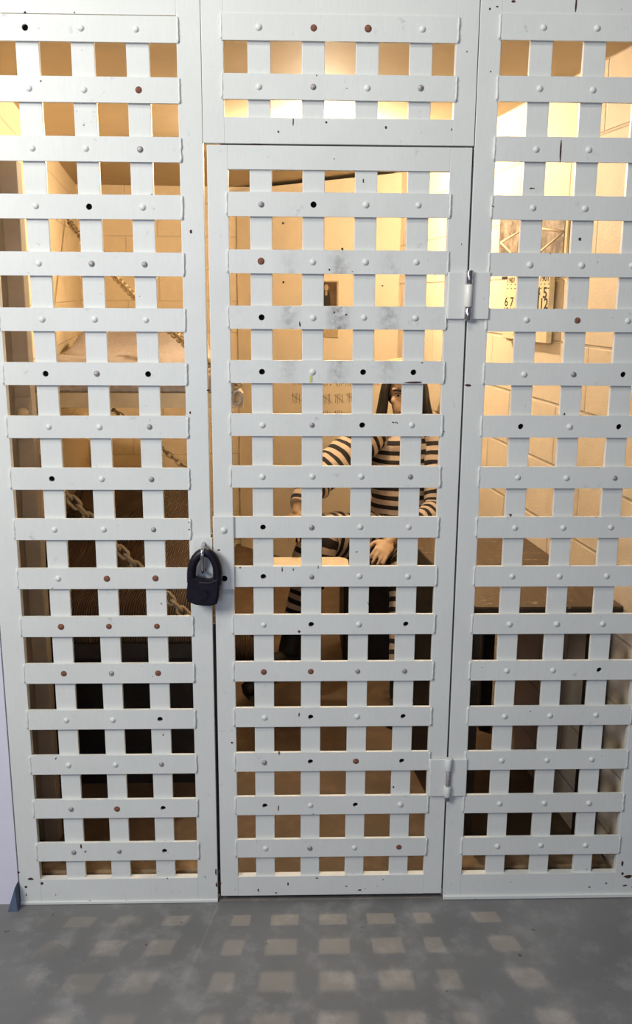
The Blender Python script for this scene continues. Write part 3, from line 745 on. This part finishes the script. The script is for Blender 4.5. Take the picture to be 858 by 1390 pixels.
body.tube([lhip, lhip.lerp(lkn, .5), lkn, lkn.lerp(lan, .10), lkn.lerp(lan, .5), lan], [.068, .060, .046, .042, .040, .034], 14, sub=6, dome=True)
# head: skull, jaw, brow, nose, lips, ears; it looks slightly down towards the viewer's left
fwd = (Vector((-.10, -1, -.10))).normalized(); rt = fwd.cross(Vector((0, 0, 1))).normalized(); upv = rt.cross(fwd)
HM = Matrix((rt, fwd, upv)).transposed()
def hp(x, y, z): return headc + HM @ Vector((x, y, z))      # x: viewer's left is negative... face looks along +y
def hb(x, y, z, r, sc): body.ball(hp(x, y, z), r, sc, HM, 20, 14)
hb(0, -.012, .030, .090, (.86, 1.05, 1.0)); hb(0, .030, -.045, .062, (.92, .95, 1.15)); hb(0, .058, -.088, .024, (1.1, .8, .8))
hb(-.030, .062, .030, .022, (1.4, .6, .5)); hb(.030, .062, .030, .022, (1.4, .6, .5))
for sx in (-1, 1): hb(sx*.038, .050, -.022, .026, (1, .75, .85)); hb(sx*.076, -.022, -.005, .024, (.3, .7, 1.25))
body.tube([hp(0, .078, .018), hp(0, .092, -.008), hp(0, .106, -.028), hp(0, .088, -.040)], [.008, .009, .012, .010], 10, sub=3, dome=True)
hb(0, .082, -.062, .017, (1.35, .5, .32)); hb(0, .080, -.071, .016, (1.2, .5, .35))
def hand(w, d, n_, side, curl, L=.17, spread=.17):
    """w wrist, d along the hand, n_ back-of-hand normal; five separate bent fingers"""
    d = d.normalized(); n_ = (n_-d*n_.dot(d)).normalized(); s_ = d.cross(n_)*side
    k = L/.18
    R = Matrix((s_, d, n_)).transposed()
    body.ball(w+d*.045*k, .045*k, (.92, 1.1, .38), R, 18, 12); body.ball(w+d*.070*k, .040*k, (1., .7, .36), R, 18, 12)
    body.tube([w-d*.03, w+d*.02], [.026*k, .024*k], 12, dome=True)
    for i, (off, ln) in enumerate(((-.030, .066), (-.010, .075), (.011, .070), (.030, .054))):
        p = w+d*.082*k+s_*off*k; ang = curl*.5; dd = (d+s_*off*spread*14).normalized(); pts = [p-dd*.02*k, p]
        for seg_, fr_ in enumerate((.45, .32, .23)):
            dv = (dd*math.cos(ang)-n_*math.sin(ang)); p = p+dv*ln*k*fr_; pts.append(p); ang += curl*(.5-.06*i)
        body.tube(pts, [.0095*k, .0093*k, .0085*k, .0078*k, .0066*k], 10, sub=2, dome=True)
    p = w+d*.022*k-s_*.026*k
    pts = [p, p+(-s_*.8+d*.5-n_*.2).normalized()*.030*k]; pts.append(pts[-1]+(-s_*.35+d*.9-n_*.35).normalized()*.032*k); pts.append(pts[-1]+(d*.9-n_*.45).normalized()*.024*k)
    body.tube(pts, [.013*k, .0115*k, .010*k, .008*k], 10, sub=2, dome=True)
hd = (V(393, 732, 1.34)-rwr); hand(rwr, Vector((hd.x, hd.y-.02, hd.z)), Vector((-.5, -.8, .45)), 1, .42)
hand(lwr, V(512, 758, 1.30)-lwr, Vector((.1, -.55, .8)), -1, .5)
for k_, (a, t_) in enumerate(((ran, rtoe), (lan, ltoe))): body.ball(a+(t_-a)*.35+Vector((0, 0, -.03)), .04, (1, 1, .8))
bo = body.build('body', m_skin, person, smooth=True)
rmod = bo.modifiers.new('remesh', 'REMESH'); rmod.mode = 'VOXEL'; rmod.voxel_size = .0045; rmod.use_smooth_shade = True
smod = bo.modifiers.new('smooth', 'SMOOTH'); smod.factor = .5; smod.iterations = 3
# eyes, brows, beard shade
mm = MB()
m_eye = simple('eye_white', (.55, .45, .36), .2)
for sx in (-1, 1):
    mm = MB(); mm.ball(hp(sx*.030, .066, .008), .0125, (1.15, .75, .7), HM); tag(mm.build('eye', m_eye, person, smooth=True), 'half closed eye')
mm = MB()
for sx in (-1, 1):
    mm.ball(hp(sx*.030, .0755, .006), .0062, (1, .4, .9), HM)
    mm.tube([hp(sx*.012, .085, .024), hp(sx*.030, .085, .034), hp(sx*.052, .070, .028)], [.0055, .0075, .004], 8, sub=3, dome=True)
    mm.tube([hp(sx*.015, .078, .013), hp(sx*.030, .079, .0175), hp(sx*.045, .070, .012)], .0022, 6, sub=3)
tag(mm.build('eyebrows', m_hair, person, smooth=True), 'dark eyebrows, lids and pupils')
mm = MB(); mm.tube([hp(-.024, .083, -.067), hp(-.010, .094, -.0655), hp(0, .096, -.0665), hp(.010, .094, -.0655), hp(.024, .083, -.067)], .0032, 8, sub=2)
mm.build('mouth', simple('lip', (.20, .09, .06), .5), person, smooth=True)
# long straight hair falling on both sides
mm = MB()
t = bmesh.new(); bmesh.ops.create_uvsphere(t, u_segments=32, v_segments=20, radius=.1)
for v in t.verts:
    c_ = v.co; n1 = noise.noise(c_*40)*.004; c_.x *= .93; c_.y *= 1.06; c_.x += n1
kill = [v for v in t.verts if v.co.y > .035 and v.co.z < .055]
bmesh.ops.delete(t, geom=kill, context='VERTS')
bmesh.ops.solidify(t, geom=t.faces[:], thickness=.006)
mm.add(t, Matrix.Translation(hp(0, -.012, .026)) @ HM.to_4x4())
for sx in (-1, 1):
    for i in range(30):
        a = i/29; yy = .052-.12*a; x0_ = sx*(.076+.014*math.sin(a*PI)); wv = random.uniform(-.004, .004); drop = .20-.05*a+random.uniform(-.02, .02)
        mm.tube([hp(x0_*.92, yy, .075), hp(x0_*1.08, yy+wv, .02), hp(x0_*1.16+wv, yy+.004, -.05), hp(x0_*(1.42 if sx*rt.x > 0 else 1.3)+wv, yy-.004, -.05-drop*.45), hp(x0_*(1.95 if sx*rt.x > 0 else 1.45)+wv*2, yy, -drop)], [.008, .012, .014, .015, .005], 6, sub=3)
mm.build('hair', m_hair, person, smooth=True)
# striped pillbox cap
mm = MB()
rings = [(.096, .060), (.100, .066), (.101, .085), (.101, .105), (.100, .132), (.092, .140), (.060, .121), (.0, .122)]
mm2 = MB(); mm2.tube([hp(0, -.010-.12*(z-.045), z) for r_, z in rings[:-1]], [(r_*.96, r_*1.06) for r_, z in rings[:-1]], 36, up=tuple(rt))
mm2.build('cap', m_stripe, person)
mm = MB(); mm.tube([hp(0, -.010-.12*.095, .137), hp(0, -.010-.12*.095, .1435)], [(.092, .102), (.086, .096)], 36, up=tuple(rt)); tag(mm.build('cap_band', m_card, person), 'brown crown edge of the cap')
# jacket
mm = MB()
mm.tube([hip+Vector((0, 0, -.075)), hip+Vector((0, 0, .0)), hip.lerp(chest, .5), chest, chest.lerp(neckb, .55), neckb+Vector((0, 0, -.012)), neckb+Vector((0, -.005, .018))],
        [(.135, .175), (.138, .180), (.128, .165), (.125, .172), (.108, .150), (.072, .085), (.062, .068)], 56, up=(0, 1, 0), sub=8, fold=.035, fseed=2)
mm.tube([rsh+Vector((.03, .01, .0)), rsh, rsh.lerp(rel, .5), rel, rel.lerp(rwr, .5), rwr+(rel-rwr)*.10], [.078, .086, .086, .080, .062, .047], 32, sub=8, fold=.06, fseed=5, dome=False)
mm.tube([lsh+Vector((-.03, .01, .0)), lsh, lsh.lerp(lel, .5), lel, lel.lerp(lwr, .5), lwr+(lel-lwr)*.10], [.070, .074, .064, .060, .052, .047], 32, sub=8, fold=.06, fseed=9)
mm.build('jacket', m_stripe, person)
# trousers
mm = MB()
mm.tube([rhip+Vector((.02, .04, 0)), rhip, rhip.lerp(rkn, .5), rkn+Vector((.01, .02, .0)), rkn.lerp(ran, .10)+Vector((-.005, -.012, 0)), rkn.lerp(ran, .5), ran.lerp(rkn, .16)], [.104, .110, .110, .104, .094, .070, .056], 40, sub=9, fold=.045, fseed=3)
mm.tube([lhip+Vector((0, .04, 0)), lhip, lhip.lerp(lkn, .5), lkn, lkn.lerp(lan, .10), lkn.lerp(lan, .5), lan.lerp(lkn, .16)], [.095, .095, .088, .078, .072, .064, .056], 40, sub=9, fold=.045, fseed=7)
mm.build('trousers', m_stripe, person)
# boots
for a, t_, kk in ((ran, rtoe, rkn), (lan, ltoe, lkn)):
    mm = MB(); d = (t_-a); d2 = Vector((d.x, d.y, 0)).normalized(); heel = a-d2*.045
    up_ = (kk-a).normalized()
    mm.tube([a+up_*.14, a+up_*.05, a+Vector((0, 0, -.005))], [.055, .052, .050], 20, sub=4)
    mm.tube([heel+Vector((0, 0, -.025)), a.lerp(t_, .3)+Vector((0, 0, -.0)), a.lerp(t_, .65), t_+Vector((0, 0, .005))], [(.040, .036), (.048, .044), (.038, .046), (.026, .036)], 20, sub=6, up=(0, 0, 1), dome=True)
    bt = mm.build('boot', m_boot, person, smooth=True)
    mm = MB(); sd = d2.cross(Vector((0, 0, 1))); q0 = heel+Vector((0, 0, -.066)); q1 = t_+Vector((0, 0, -.024))
    mm.tube([q0, q0.lerp(q1, .35)+Vector((0, 0, .004)), q0.lerp(q1, .75), q1], [(.010, .036), (.007, .038), (.007, .044), (.007, .026)], 16, sub=5, up=(0, 0, 1)); mm.build('boot_sole', m_boot, person)

# ------------------------------------------------------------------ light
w = bpy.data.worlds.new('world'); bpy.context.scene.world = w; w.use_nodes = True
w.node_tree.nodes['Background'].inputs[0].default_value = (.90, .92, 1, 1); w.node_tree.nodes['Background'].inputs[1].default_value = .13
def area(name, loc, target, size, power, col):
    l = bpy.data.lights.new(name, 'AREA'); l.shape = 'RECTANGLE'; l.size = size[0]; l.size_y = size[1]; l.energy = power; l.color = col
    o = bpy.data.objects.new(name, l); COL.objects.link(o); o.location = loc
    o.rotation_euler = (Vector(target)-Vector(loc)).to_track_quat('-Z', 'Y').to_euler(); return o
area('window_daylight', (-2.15, -2.15, 2.8), (-.5, 0, 1.5), (1.0, 1.0), 82, (1.0, .99, .96))
area('corridor_light', (-.35, -1.5, 3.7), (-.2, 0, 1.0), (.9, .35), 20, (1.0, .985, .95))
area('sky_daylight', (-.9, -4.0, 1.5), (.6, 0, .9), (1.2, 1.2), 25, (.50, .60, 1.0))
sc = bpy.context.scene
sc.view_settings.view_transform = 'Standard'; sc.view_settings.look = 'None'; sc.view_settings.gamma = 1; sc.view_settings.exposure = 0
sc.view_settings.use_curve_mapping = False
